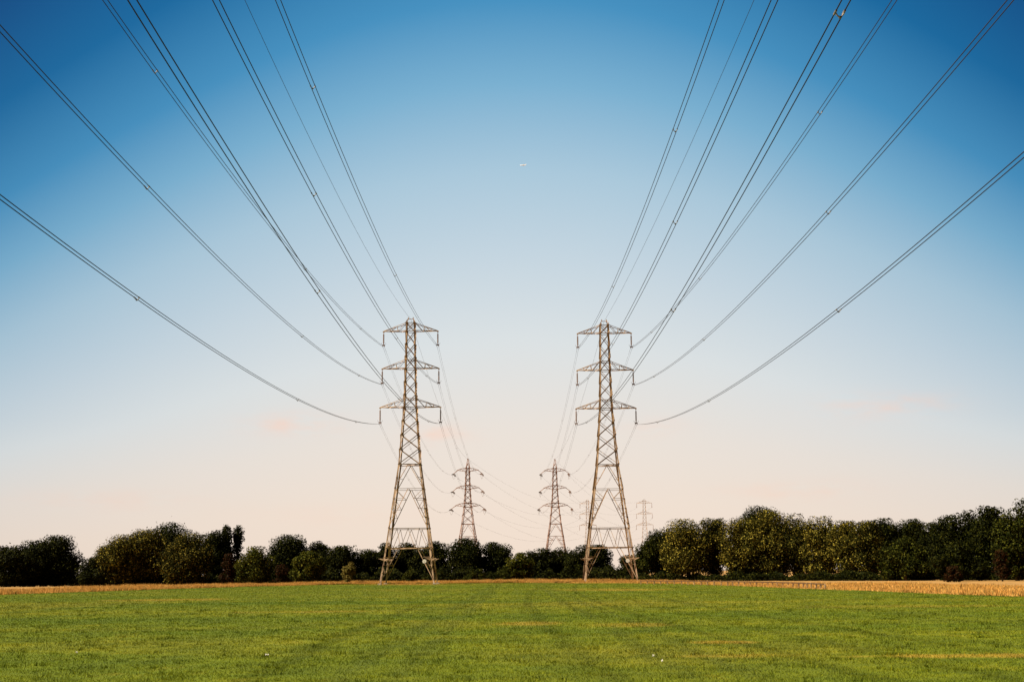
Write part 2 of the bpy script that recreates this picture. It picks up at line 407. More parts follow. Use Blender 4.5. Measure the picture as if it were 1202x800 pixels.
T = 'broadleaf_tree'
TREES = [
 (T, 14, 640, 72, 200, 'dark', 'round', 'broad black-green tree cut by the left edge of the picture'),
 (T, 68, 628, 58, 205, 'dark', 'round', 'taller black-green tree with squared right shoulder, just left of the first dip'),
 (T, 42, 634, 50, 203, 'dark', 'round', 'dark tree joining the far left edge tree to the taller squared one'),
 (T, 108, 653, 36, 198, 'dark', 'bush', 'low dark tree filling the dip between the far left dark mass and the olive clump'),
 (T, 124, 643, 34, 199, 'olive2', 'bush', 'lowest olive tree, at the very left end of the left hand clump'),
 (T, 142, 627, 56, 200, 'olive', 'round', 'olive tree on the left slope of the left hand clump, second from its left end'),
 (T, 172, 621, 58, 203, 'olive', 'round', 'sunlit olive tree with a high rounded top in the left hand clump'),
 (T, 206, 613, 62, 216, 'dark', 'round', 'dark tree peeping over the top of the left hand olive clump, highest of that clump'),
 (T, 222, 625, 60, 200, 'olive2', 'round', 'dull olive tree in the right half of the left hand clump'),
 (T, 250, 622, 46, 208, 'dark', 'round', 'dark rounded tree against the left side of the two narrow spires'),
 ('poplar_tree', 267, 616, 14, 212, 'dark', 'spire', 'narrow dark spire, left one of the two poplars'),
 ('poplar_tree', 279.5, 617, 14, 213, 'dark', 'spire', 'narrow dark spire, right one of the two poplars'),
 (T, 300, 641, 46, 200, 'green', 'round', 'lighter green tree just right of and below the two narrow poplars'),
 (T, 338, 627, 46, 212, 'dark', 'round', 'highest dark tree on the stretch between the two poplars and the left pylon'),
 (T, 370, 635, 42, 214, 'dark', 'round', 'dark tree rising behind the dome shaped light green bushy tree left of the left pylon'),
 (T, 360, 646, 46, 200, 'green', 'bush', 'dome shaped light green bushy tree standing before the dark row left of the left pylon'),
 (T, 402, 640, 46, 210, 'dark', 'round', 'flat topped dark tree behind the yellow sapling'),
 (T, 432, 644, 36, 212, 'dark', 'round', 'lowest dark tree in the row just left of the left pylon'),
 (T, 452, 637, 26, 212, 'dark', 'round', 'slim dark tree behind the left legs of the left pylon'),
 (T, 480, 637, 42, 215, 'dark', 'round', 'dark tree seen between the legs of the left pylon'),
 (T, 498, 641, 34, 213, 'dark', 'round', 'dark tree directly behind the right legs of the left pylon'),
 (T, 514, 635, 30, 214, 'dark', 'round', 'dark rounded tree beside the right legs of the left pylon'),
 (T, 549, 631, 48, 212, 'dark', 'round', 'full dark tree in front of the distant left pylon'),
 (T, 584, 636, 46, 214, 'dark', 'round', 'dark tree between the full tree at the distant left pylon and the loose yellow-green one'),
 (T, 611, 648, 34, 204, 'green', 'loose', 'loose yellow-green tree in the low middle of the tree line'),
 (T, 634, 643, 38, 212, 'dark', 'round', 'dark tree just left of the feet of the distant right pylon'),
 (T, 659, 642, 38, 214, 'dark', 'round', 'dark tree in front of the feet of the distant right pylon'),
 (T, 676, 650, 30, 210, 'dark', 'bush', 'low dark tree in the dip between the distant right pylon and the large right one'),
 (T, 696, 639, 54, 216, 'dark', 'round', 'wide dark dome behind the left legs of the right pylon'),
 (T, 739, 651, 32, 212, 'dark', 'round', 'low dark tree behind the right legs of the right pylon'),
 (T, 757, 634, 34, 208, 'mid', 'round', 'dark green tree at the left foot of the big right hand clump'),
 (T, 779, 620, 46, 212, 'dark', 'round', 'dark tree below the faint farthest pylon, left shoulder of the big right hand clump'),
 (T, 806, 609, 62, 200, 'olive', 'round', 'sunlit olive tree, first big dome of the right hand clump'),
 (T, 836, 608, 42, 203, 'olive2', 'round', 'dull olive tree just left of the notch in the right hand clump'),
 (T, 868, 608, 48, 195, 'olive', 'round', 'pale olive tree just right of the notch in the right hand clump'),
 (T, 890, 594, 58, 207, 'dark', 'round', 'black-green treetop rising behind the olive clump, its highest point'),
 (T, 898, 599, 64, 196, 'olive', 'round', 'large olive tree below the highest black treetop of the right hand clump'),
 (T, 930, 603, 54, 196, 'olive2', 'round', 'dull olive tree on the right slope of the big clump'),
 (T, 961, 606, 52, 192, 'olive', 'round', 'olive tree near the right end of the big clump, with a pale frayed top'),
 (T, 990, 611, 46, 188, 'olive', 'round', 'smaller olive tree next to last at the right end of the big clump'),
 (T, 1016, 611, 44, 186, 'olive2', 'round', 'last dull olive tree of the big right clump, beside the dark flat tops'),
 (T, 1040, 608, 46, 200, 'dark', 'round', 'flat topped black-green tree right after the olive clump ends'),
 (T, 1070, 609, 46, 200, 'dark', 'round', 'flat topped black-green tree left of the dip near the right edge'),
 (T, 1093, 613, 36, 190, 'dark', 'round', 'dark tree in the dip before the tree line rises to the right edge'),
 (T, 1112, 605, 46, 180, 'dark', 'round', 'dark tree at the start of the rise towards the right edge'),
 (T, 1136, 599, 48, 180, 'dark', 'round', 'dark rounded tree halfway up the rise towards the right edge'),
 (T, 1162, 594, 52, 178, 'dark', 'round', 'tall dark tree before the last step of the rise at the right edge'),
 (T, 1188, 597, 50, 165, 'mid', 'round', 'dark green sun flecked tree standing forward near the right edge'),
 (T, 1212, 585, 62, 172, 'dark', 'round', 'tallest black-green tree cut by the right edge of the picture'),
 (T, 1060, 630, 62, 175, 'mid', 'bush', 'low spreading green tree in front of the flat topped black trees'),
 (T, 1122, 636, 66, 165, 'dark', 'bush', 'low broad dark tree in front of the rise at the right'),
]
for i, t_ in enumerate(TREES): tree(100 + i, *t_)
SH = [
 ('leafy_shrub', 268, 649, 20, 196, 'red', 'bush', 'reddish shrub below the two narrow poplars'),
 ('leafy_shrub', 331, 662, 24, 198, 'red', 'bush', 'brownish red shrub between the two light green trees left of the left pylon'),
 ('sapling', 409.5, 659, 17, 194, 'yellow', 'loose', 'small yellow-leaved sapling standing in the dry grass left of the left pylon'),
 ('leafy_shrub', 481, 669, 18, 206, 'mid', 'bush', 'small round green shrub between the feet of the left pylon'),
 ('leafy_shrub', 1174, 645, 24, 158, 'red', 'bush', 'dark red shrub in the black trees near the right edge'),
 ('leafy_shrub', 1119, 663, 24, 152, 'red', 'bush', 'low dull red shrub at the edge of the dry grass on the right'),
 ('leafy_shrub', 722, 668, 30, 209, 'mid', 'bush', 'low green shrub between the legs of the right pylon'),
 ('leafy_shrub', 560, 667, 34, 206, 'mid', 'bush', 'low green shrub below the full tree at the distant left pylon'),
 ('leafy_shrub', 596, 664, 30, 204, 'mid', 'bush', 'low green shrub at the left foot of the loose yellow-green tree'),
]
for i, t_ in enumerate(SH): tree(400 + i, *t_, group='shrubs at the foot of the trees', cat='shrub')

# undergrowth filling in below the belt of trees
rng = np.random.default_rng(77)
n = 150000
ux = rng.uniform(-92, 76, n)
uyc = np.interp(ux, [-92, -20, 10, 30, 52, 76], [226, 231, 233, 220, 191, 178])
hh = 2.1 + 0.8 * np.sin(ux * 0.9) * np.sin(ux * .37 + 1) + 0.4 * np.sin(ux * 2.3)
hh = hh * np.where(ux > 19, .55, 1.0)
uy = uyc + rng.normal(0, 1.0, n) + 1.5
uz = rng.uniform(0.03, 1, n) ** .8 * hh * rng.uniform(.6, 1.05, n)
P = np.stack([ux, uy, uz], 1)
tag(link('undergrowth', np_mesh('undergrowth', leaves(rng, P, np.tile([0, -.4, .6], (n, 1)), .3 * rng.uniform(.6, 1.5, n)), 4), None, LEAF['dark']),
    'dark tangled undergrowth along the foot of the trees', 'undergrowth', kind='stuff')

# ------------------------------------------------------------------ pylons
def lerp(a, b, t): return a + (b - a) * t
def half(z, prof):
    zs = [p[0] for p in prof]; ws = [p[1] for p in prof]
    return float(np.interp(z, zs, ws))
FACES = [(Vector((0, -1, 0)), Vector((1, 0, 0))), (Vector((1, 0, 0)), Vector((0, 1, 0))), (Vector((0, 1, 0)), Vector((-1, 0, 0))), (Vector((-1, 0, 0)), Vector((0, -1, 0)))]
def fpt(face, s, z, prof, inset=0.0):
    n, t = face; w = half(z, prof) - inset
    return n * w + t * (s * w) + Vector((0, 0, z))
def face_member(mb, face, p, q, size, outside=True, low=True):
    n, t = face; ax = (q - p).normalized(); w = n.cross(ax).normalized()
    if (w.z > 0) == low: w = -w
    mb.angle(p + n * (0.012 if outside else -0.03), q + n * (0.012 if outside else -0.03), size, w, n if outside else -n)

def bar(mb, p, q, s, up=(0, 0, 1)):
    p = Vector(p); q = Vector(q); ax = (q - p).normalized(); u = Vector(up)
    if abs(u.dot(ax)) > 0.95: u = Vector((1, 0, 0))
    v = ax.cross(u)
    mb.angle(p, q, s, u, v)

def insulator(mb, p, q, n=13, r=0.14, core=0.06):
    prof = [(0, core * .7)]
    for i in range(n):
        a = 0.08 + 0.84 * i / n; b = 0.84 / n
        prof += [(a, core), (a + b * .15, r * .75), (a + b * .45, r), (a + b * .55, r * .95), (a + b * .6, core)]
    prof.append((1, core * .7))
    mb.lathe(p, q, prof, 10)

ARMS = [(27.3, 28.65, 4.75, 24.75), (33.45, 34.85, 4.47, 31.0), (39.45, 40.8, 4.3, 37.05)]
PROF = [(0, 4.35), (5.6, 3.70), (8.6, 2.95 + .0), (14.6, 2.1), (18.35, 1.70), (27.3, 1.02), (33.45, 0.84), (40.8, 0.68), (41.4, 0.6)]
PROF = [(0, 4.12), (18.35, 1.70), (27.3, 1.02), (33.45, 0.84), (41.4, 0.68)]

def legs_and_bracing(root, prof, zw, z1, zt, zb, size, steel, guards=True):
    for sx in (-1, 1):
        for sy in (-1, 1):
            lg = MB()
            a, b = half(0, prof), half(zw, prof)
            lg.angle((sx * a, sy * a, 0.15), (sx * b, sy * b, zw), size, (-sx, 0, 0), (0, -sy, 0), size * .16)
            # step bolts
            if sx == 1 and sy == -1:
                for k in range(24):
                    z = 4.5 + k * .55; w = half(z, prof)
                    lg.box((sx * w + .06, sy * w - .03, z), .14, .025, .025)
            L_ = lg.build('leg', steel, root)
            f = MB()
            f.prism([[(sx * a + x * s_, sy * a + y * s_, z) for x, y in ((-1, -1), (1, -1), (1, 1), (-1, 1))] for z, s_ in ((-0.1, .32), (0.12, .30), (0.22, .2))])
            f.build('footing', M_CONC, L_)
            if guards:
                g = MB(); zg = 3.55; w = half(zg, prof)
                c = Vector((sx * w - sx * .1, sy * w - sy * .1, zg))
                ring = []
                for dx, dy in ((-1, -1), (1, -1), (1, 1), (-1, 1)):
                    tip = c + Vector((dx * .72, dy * .72, .32)); ring.append(tip)
                    bar(g, c + Vector((dx * .08, dy * .08, 0)), tip, .06)
                for k in range(4):
                    for fr in (.55, .8, 1.0):
                        g.tube([c + (ring[k] - c) * fr, c + (ring[(k + 1) % 4] - c) * fr], .016, 4)
                g.build('climbing_guard', steel, L_)
    br = MB()
    for fi, fc in enumerate(FACES):
        F = lambda s, z: fpt(fc, s, z, prof)
        fm = lambda p, q, s, o=True, l=True: face_member(br, fc, p, q, s, o, l)
        ms = size * .44; ss = size * .30
        fm(F(-1, zw), F(1, zw), ms * 1.15)
        # inverted V below the waist
        fm(F(-.02, zw), F(-1, z1), ms, True, False); fm(F(.02, zw), F(1, z1), ms, False)
        fm(F(-1, z1), F(1, z1), ss)
        # short secondary bracing
        for s in (-1, 1):
            zz = lerp(zw, z1, .55)
            fm(F(s, zz), lerp(F(0, zw), F(s, z1), .55), ss)
        # long inverted V to the truss
        fm(F(-.02, z1), F(-1, zt), ms, True, False); fm(F(.02, z1), F(1, zt), ms, False)
        for s in (-1, 1):
            prev = None
            for k, fr in enumerate((.25, .5, .72, .88)):
                zz = lerp(z1, zt, fr); a = F(s, zz); b = lerp(F(0, z1), F(s, zt), fr)
                fm(a, b, ss, s > 0)
                if prev: fm(prev, b, ss, s < 0)
                else: fm(F(s, z1), b, ss, s < 0)
                prev = a
        # lattice girder
        fm(F(-1, zt), F(1, zt), ms); fm(F(-1, zb), F(1, zb), ms * 1.25)
        tn = [-.56, 0, .56]; bn = [-.86, -.32, .32, .86]
        for i in range(3):
            fm(F(bn[i], zb), F(tn[i], zt), ss, True); fm(F(tn[i], zt), F(bn[i + 1], zb), ss, False)
        # knee braces to the feet
        for s in (-1, 1):
            top = F(s * .42, zb); bot = F(s, .5)
            fm(top, bot, ms * .95, s > 0)
            for fr in (.28, .52, .74):
                zz = lerp(zb, .5, fr); a = F(s, zz); b = lerp(top, bot, fr)
                fm(a, b, ss, s < 0)
            fm(F(s, lerp(zb, .5, .28)), lerp(top, bot, .52), ss)
            fm(F(s, lerp(zb, .5, .52)), lerp(top, bot, .74), ss)
    # plan bracing in the girder
    for z in (zb, zw):
        w = half(z, prof)
        bar(br, (-w, -w, z - .05), (w, w, z - .05), size * .35); bar(br, (-w, w, z - .12), (w, -w, z - .12), size * .35)
    br.build('leg_bracing', steel, root)

def lattice_mast(root, prof, zw, levels, size, dsize, steel, ztop):
    bd = MB()
    zk = [p[0] for p in prof if p[0] > zw and p[0] < ztop]
    for sx in (-1, 1):
        for sy in (-1, 1):
            pts = [zw] + zk + [ztop]
            for a, b in zip(pts, pts[1:]):
                wa, wb = half(a, prof), half(b, prof)
                bd.angle((sx * wa, sy * wa, a), (sx * wb, sy * wb, b), size, (-sx, 0, 0), (0, -sy, 0), size * .16)
    for fc in FACES:
        for i, (a, b) in enumerate(zip(levels, levels[1:])):
            face_member(bd, fc, fpt(fc, -1, a, prof), fpt(fc, 1, b, prof), dsize * 1.25, True, True)
            face_member(bd, fc, fpt(fc, 1, a, prof), fpt(fc, -1, b, prof), dsize * .9, False, True)
    # gusset plates where the braces meet the legs
    for z in levels:
        w = half(z, prof)
        for sx in (-1, 1):
            for sy in (-1, 1):
                bd.box((sx * (w - .13), sy * (w + .02), z), .26, .012, .24)
    return bd

def suspension_pylon(name, label, loc, rz, group, tk=1.0):
    root = thing(name, label, 'pylon', loc, rz, group)
    legs_and_bracing(root, PROF, 18.35, 14.55, 8.5, 5.55, .215 * tk, M_STEEL)
    lv = [18.35, 20.75, 23.0, 25.2, 27.3, 29.35, 31.4, 33.45, 35.45, 37.45, 39.45, 40.9]
    bd = lattice_mast(root, PROF, 18.35, lv, .17 * tk, .085 * tk, M_STEEL, 40.95)
    for za, zu, hw, zi in ARMS:
        for z in (za, zu):
            for fc in FACES: face_member(bd, fc, fpt(fc, -1, z, PROF), fpt(fc, 1, z, PROF), .10)
    bd.build('mast', M_STEEL, root)
    pk = MB()
    w = half(40.95, PROF)
    for sx in (-1, 1):
        for sy in (-1, 1):
            bar(pk, (sx * w, sy * w, 40.95), (sx * w * .55, sy * .25, 41.45), .09)
        bar(pk, (sx * w * .55, -.3, 41.45), (sx * w * .55, .3, 41.45), .09)
        pk.box((sx * w * .55, 0, 41.6), .12, .3, .26)
    bar(pk, (-w * .6, 0, 41.40), (w * .6, 0, 41.40), .1)
    pk.build('peak', M_STEEL, root)
    for za, zu, hw, zi in ARMS:
        for s in (-1, 1):
            ar = MB(); wb = half(za, PROF); wu = half(zu, PROF)
            tip = Vector((s * hw, 0, za))
            for sy in (-1, 1):
                A = Vector((s * wb, sy * wb, za)); U = Vector((s * wu, sy * wu, zu)); tp = tip + Vector((0, sy * .09, 0))
                ar.angle(A, tp, .10, (0, 0, 1), (0, -sy, 0)); ar.angle(U, tp + Vector((0, 0, .12)), .08, (0, 0, -1), (0, -sy, 0))
                mA = lerp(A, tp, .5); mU = lerp(U, tp, .5)
                bar(ar, lerp(A, tp, .33), lerp(U, tp, .03), .065); bar(ar, lerp(A, tp, .36), lerp(U, tp, .42), .065)
                bar(ar, lerp(A, tp, .66), lerp(U, tp, .46), .06); bar(ar, lerp(A, tp, .68), lerp(U, tp, .72), .055)
            for k in range(4):
                f0, f1 = k * .22, (k + 1) * .22; sg = 1 if k % 2 else -1
                p0 = lerp(Vector((s * wb, sg * wb, za - .02)), tip + Vector((0, sg * .09, -.02)), f0)
                p1 = lerp(Vector((s * wb, -sg * wb, za - .02)), tip + Vector((0, -sg * .09, -.02)), f1)
                bar(ar, p0, p1, .06)
            ar.box((s * hw, 0, za - .03), .26, .34, .16)
            a_ = ar.build('crossarm', M_STEEL, root)
            ins = MB()
            ins.tube([(s * hw, 0, za - .1), (s * hw, 0, za - .3)], .035, 6)
            insulator(ins, (s * hw, 0, za - .28), (s * hw, 0, zi + .32))
            ins.box((s * hw, 0, zi + .22), .44, .03, .2); ins.box((s * hw - .16, 0, zi + .06), .07, .32, .14); ins.box((s * hw + .16, 0, zi + .06), .07, .32, .14)
            for e in (-1, 1): ins.tube([(s * hw - .2 * e, .0, zi + .3), (s * hw - .34 * e, 0, zi + .42), (s * hw - .34 * e, 0, zi + .62)], .02, 5)
            ins.build('insulator_string', M_INS, a_)
    sg = MB(); z = 3.45; fy = -half(z, PROF) - .06
    ring = lambda r, y: [(2.55 + .0 + r * math.cos(2 * PI * k / 20) * 1.0, y, z + r * math.sin(2 * PI * k / 20)) for k in range(20)]
    sg.prism([ring(.30, fy), ring(.30, fy - .02)])
    sg.build('warning_plate', M_SIGN, root)
    return root

def copy_tree(o, parent=None):
    c = o.copy(); COL.objects.link(c); c.parent = parent
    for ch in list(o.children): copy_tree(ch, c)
    return c

T1L = Vector((-16.07, 199.53, 0)); T1R = Vector((14.85, 202.024, -0.15))
T2L = Vector((-15.3, 431.1, 0)); T2R = Vector((14.15, 435.8, 0))
T3L = Vector((41.83, 727.4, 0)); T3R = Vector((73.97, 728.3, 0))
HD1L, HD1R = -0.003, -0.002
PG = 'lattice pylons carrying the two power lines'
p1 = suspension_pylon('electricity_pylon', 'large steel lattice pylon at the field edge on the left, carrying the left power line', T1L, HD1L, PG)
far_rz = -math.atan2(62, 290)
p2 = copy_tree(p1); p2.location = T1R; p2.rotation_euler.z = HD1R
p2['label'] = 'large steel lattice pylon at the field edge on the right, carrying the right power line'
p3 = suspension_pylon('electricity_pylon', 'faint farthest pylon half hidden behind the left leg of the large right pylon', T3L, far_rz, PG, .48)
p4 = copy_tree(p3); p4.location = T3R; p4.rotation_euler.z = far_rz
p4['label'] = 'faint farthest pylon standing above the left shoulder of the big right hand trees'

# angle towers with drooping arms
PROF2 = [(0, 4.6), (17.7, 1.95), (23.5, 1.25), (29.3, .85), (36.2, .62), (39.4, .12)]
ARMS2 = [(23.4, 24.7, 5.6), (29.3, 30.6, 5.05), (35.2, 36.4, 4.75)]
def angle_pylon(name, label, loc, rz, group):
    root = thing(name, label, 'pylon', loc, rz, group)
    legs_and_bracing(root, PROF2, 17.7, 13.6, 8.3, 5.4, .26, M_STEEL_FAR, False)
    lv = [17.7, 20.7, 23.4, 25.5, 27.4, 29.3, 31.3, 33.3, 35.2, 36.5]
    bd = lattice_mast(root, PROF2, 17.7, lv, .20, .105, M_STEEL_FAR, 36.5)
    for za, zu, hw in ARMS2:
        for z in (za, zu):
            for fc in FACES: face_member(bd, fc, fpt(fc, -1, z, PROF2), fpt(fc, 1, z, PROF2), .16)
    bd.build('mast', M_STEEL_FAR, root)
    pk = MB()
    for sx in (-1, 1):
        for sy in (-1, 1):
            w = half(36.5, PROF2); bar(pk, (sx * w, sy * w, 36.5), (sx * .1, sy * .1, 39.4), .18)
            bar(pk, (sx * w, sy * w, 36.5), (-sx * .35, sy * .35, 38), .1)
    pk.box((0, 0, 39.4), .4, .4, .2)
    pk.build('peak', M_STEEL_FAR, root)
    for za, zu, hw in ARMS2:
        for s in (-1, 1):
            ar = MB(); wb = half(za, PROF2); wu = half(zu, PROF2)
            for sy in (-1, 1):
                A = Vector((s * wb, sy * wb, za)); U = Vector((s * wu, sy * wu, zu))
                K = Vector((s * hw * .72, sy * .35, za + .35)); tip = Vector((s * hw, sy * .12, za - .75))
                ar.angle(A, K, .12, (0, 0, 1), (0, -sy, 0)); ar.angle(K, tip, .15, (0, 0, 1), (0, -sy, 0))
                M1 = lerp(U, K, .55) + Vector((0, 0, .28))
                ar.angle(U, M1, .11, (0, 0, -1), (0, -sy, 0)); ar.angle(M1, K + Vector((s * .3, 0, .1)), .11, (0, 0, -1), (0, -sy, 0))
                bar(ar, lerp(A, K, .4), M1, .07); bar(ar, lerp(A, K, .4), U, .07); bar(ar, lerp(A, K, .75), M1, .07)
            ar.box((s * hw, 0, za - .78), .4, .4, .16)
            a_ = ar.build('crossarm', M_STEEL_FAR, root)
            for e in (-1, 1):
                ins = MB(); sk = .0 if e < 0 else .0
                for o_x in (-.2, .2):
                    insulator(ins, (s * hw + o_x, .15 * e, za - .8), (s * hw + o_x, 3.3 * e, za - 1.25), 12, .13, .05)
                ins.box((s * hw, 3.35 * e, za - 1.27), .6, .1, .12)
                # jumper loop end
                ins.tube([(s * hw, 3.4 * e, za - 1.3), (s * hw, 2.0 * e, za - 2.1), (s * hw, 0, za - 2.6)], .03, 5)
                ins.build('insulator_string', M_INS_SHADE if s < 0 else M_INS, a_)
    return root
A2 = (-math.atan2(62, 290)) / 2
q1 = angle_pylon('angle_pylon', 'smaller distant pylon with drooping arms, left one of the pair beyond the trees', T2L, A2, PG)
q2 = copy_tree(q1); q2.location = T2R; q2.rotation_euler.z = A2
q2['label'] = 'smaller distant pylon with drooping arms and dark shaded arm tips, right one of the pair'

# ------------------------------------------------------------------ power cables
def place(base, rz, x, y, z):
    ca, sa = math.cos(rz), math.sin(rz)
    return base + Vector((x * ca - y * sa, x * sa + y * ca, z))
WF = {  # slope and curvature of each cable's near span
 'Lob': (.1177, 3.963e-4), 'Lom': (.1215, 4.143e-4), 'Lot': (.1127, 3.76e-4), 'Lib': (.1188, 4.2e-4), 'Lim': (.1251, 4.15e-4), 'Lit': (.1226, 3.952e-4), 'Le': (.1091, 3.875e-4),
 'Rit': (.1268, 4.089e-4), 'Re': (.0865, 2.26e-4), 'Rim': (.1219, 3.967e-4), 'Rib': (.1142, 3.986e-4), 'Rot': (.1159, 3.836e-4), 'Rom': (.1177, 3.944e-4), 'Rob': (.1164, 4.092e-4)}
MSL = {'L': -.00818, 'R': .00621}
SPX = {'L': [32.8, 80.6, 133.8, 182, 238], 'R': [31.5, 78.6, 130, 169.2, 226]}
NAMES = {'ob': 'lower outer', 'om': 'middle outer', 'ot': 'upper outer', 'ib': 'lower inner', 'im': 'middle inner', 'it': 'upper inner'}
def span(A, B, sag, n):
    out = []
    for i in range(n + 1):
        t = i / n; p = A.lerp(B, t); p.z -= 4 * sag * t * (1 - t); out.append(p)
    return out
def spacer(mb, p, ax, rot=0):
    ax = ax.normalized(); r = ax.cross(Vector((0, 0, 1))).normalized(); u = r.cross(ax)
    for e in (-1, 1):
        mb.tube([p + r * .12 * e - ax * .13, p + r * .12 * e + ax * .11], .034, 8)
        mb.tube([p + r * .12 * e, p + r * .07 * e - u * .10, p - u * .15], [.022, .02, .026], 6)
    mb.box(p - u * .15, .07, .07, .05)
for side, base, rz, b2, name_side in (('L', T1L, HD1L, T2L, 'left'), ('R', T1R, HD1R, T2R, 'right')):
    out = -1 if side == 'L' else 1
    for key in ('ob', 'om', 'ot', 'ib', 'im', 'it'):
        ai = {'b': 0, 'm': 1, 't': 2}[key[1]]
        sgn = out if key[0] == 'o' else -out
        za, zu, hw, zi = ARMS[ai]
        A = place(base, rz, sgn * hw, 0, zi)
        a, b = WF[side + key]; m = MSL[side]; tend = min(a / b, 310)
        f = lambda t: Vector((A.x - m * t, A.y - t, A.z - a * t + b * t * t))
        near = [f(tend * i / 110) for i in range(110, -1, -1)]
        z2, zu2, hw2 = ARMS2[ai]
        B = place(b2, A2, sgn * hw2, -3.4, z2 - 1.28)
        Ls = (B - A).length
        path = near + span(A, B, 4.0e-4 * Ls * Ls / 4, 50)[1:]
        root = thing('power_cable', f'twin power cable hung from the {NAMES[key]} arm of the large {name_side} pylon', 'power cable', A, 0, 'twin cables of the two power lines')
        for e in (-1, 1):
            mb = MB()
            mb.tube([p - A + Vector((.12 * e, 0, 0)) for p in path], [.0205] * len(near) + [.0115] * (len(path) - len(near)), 6)
            mb.build('conductor', M_WIRE, root, True)
        for t in SPX[side]:
            if t > tend: continue
            mb = MB(); spacer(mb, f(t) - A, f(t + .5) - f(t - .5)); mb.build('spacer', M_SPACER, root)
        for fr in (.25, .5, .75):
            p = A.lerp(B, fr); p.z -= 4.0e-4 * Ls * Ls * fr * (1 - fr)
            mb = MB(); spacer(mb, p - A, B - A); mb.build('spacer', M_SPACER, root)
        # next span, to the farthest pylon
        b3 = T3L if side == 'L' else T3R
        A3 = place(b2, A2, sgn * hw2, 3.4, z2 - 1.28); B3 = place(b3, far_rz, sgn * hw, 0, zi)
        Ls = (B3 - A3).length; pts = span(A3, B3, 3.6e-4 * Ls * Ls / 4, 40)
        root = thing('power_cable', f'faint far power cable leaving the {NAMES[key]} arm of the distant {name_side} pylon', 'power cable', A3, 0, 'far cables beyond the distant pylons')
        for e in (-1, 1):
            mb = MB(); mb.tube([p - A3 + Vector((.12 * e, 0, 0)) for p in pts], .0085, 5); mb.build('conductor', M_WIRE, root, True)
    # earth wire along the peaks
    A = base + Vector((0, 0, 41.42)); a, b = WF[side + 'e']; m = MSL[side]; tend = min(a / b, 310)
    near = [Vector((A.x - m * t, A.y - t, A.z - a * t + b * t * t)) for t in [tend * i / 110 for i in range(110, -1, -1)]]
    B = b2 + Vector((0, 0, 39.45)); C3 = (T3L if side == 'L' else T3R) + Vector((0, 0, 41.42))
    l1 = (B - A).length; l2 = (C3 - B).length
    path = near + span(A, B, 3.2e-4 * l1 * l1 / 4, 50)[1:] + span(B, C3, 3.0e-4 * l2 * l2 / 4, 40)[1:]
    mb = MB(); mb.tube([p - A for p in path], .015, 6)
    o = mb.build('earth_wire', M_WIRE, None, True); o.location = A
    tag(o, f'single thin earth wire running over the peak of the large {name_side} pylon', 'earth wire', 'earth wires')

# ------------------------------------------------------------------ knee rail fence on the right
def fence():
    ctrl = [(752, 168), (800, 158), (850, 147), (900, 134), (940, 122), (968, 112)]
    pts = []
    for px, Y in ctrl:
        p = survey(px, 680, Y); pts.append(Vector((p.x, Y, 0)))
    root = thing('rail_fence', 'low weathered wooden rail fence in the dry grass below the right hand trees', 'fence', pts[0])
    tot = [0]
    for a, b in zip(pts, pts[1:]): tot.append(tot[-1] + (b - a).length)
    at = lambda s: Vector((float(np.interp(s, tot, [p.x for p in pts])), float(np.interp(s, tot, [p.y for p in pts])), 0))
    n = int(tot[-1] / 1.75); rnd = random.Random(5)
    pos = [at(tot[-1] * i / n) for i in range(n + 1)]
    for p in pos:
        mb = MB(); h = .50 + rnd.uniform(-.09, .05); q = p - pts[0]; l = rnd.uniform(-.06, .06)
        mb.prism([[(q.x + x + l * k, q.y + y, z) for x, y in ((-.06, -.06), (.06, -.06), (.06, .06), (-.06, .06))] for z, k in ((-.1, 0), (h, 1))] +
                 [[(q.x + l + x, q.y + y, h + .03) for x, y in ((-.03, -.03), (.03, -.03), (.03, .03), (-.03, .03))]])
        mb.build('post', M_POST, root)
    mb = MB(); mb2 = MB()
    for a, b in zip(pos, pos[1:]):
        a = a - pts[0]; b = b - pts[0]; r = (b - a).normalized().cross(Vector((0, 0, 1)))
        for m_, z in ((mb, .47),):
            o = r * .085
            m_.prism([[p + o + r * x + Vector((0, 0, z + y)) for x, y in ((-.02, -.055), (.02, -.055), (.02, .055), (-.02, .055))] for p in (lerp(a, b, .005), lerp(a, b, .995))])
    mb.build('rail', M_WOOD, root)
fence()

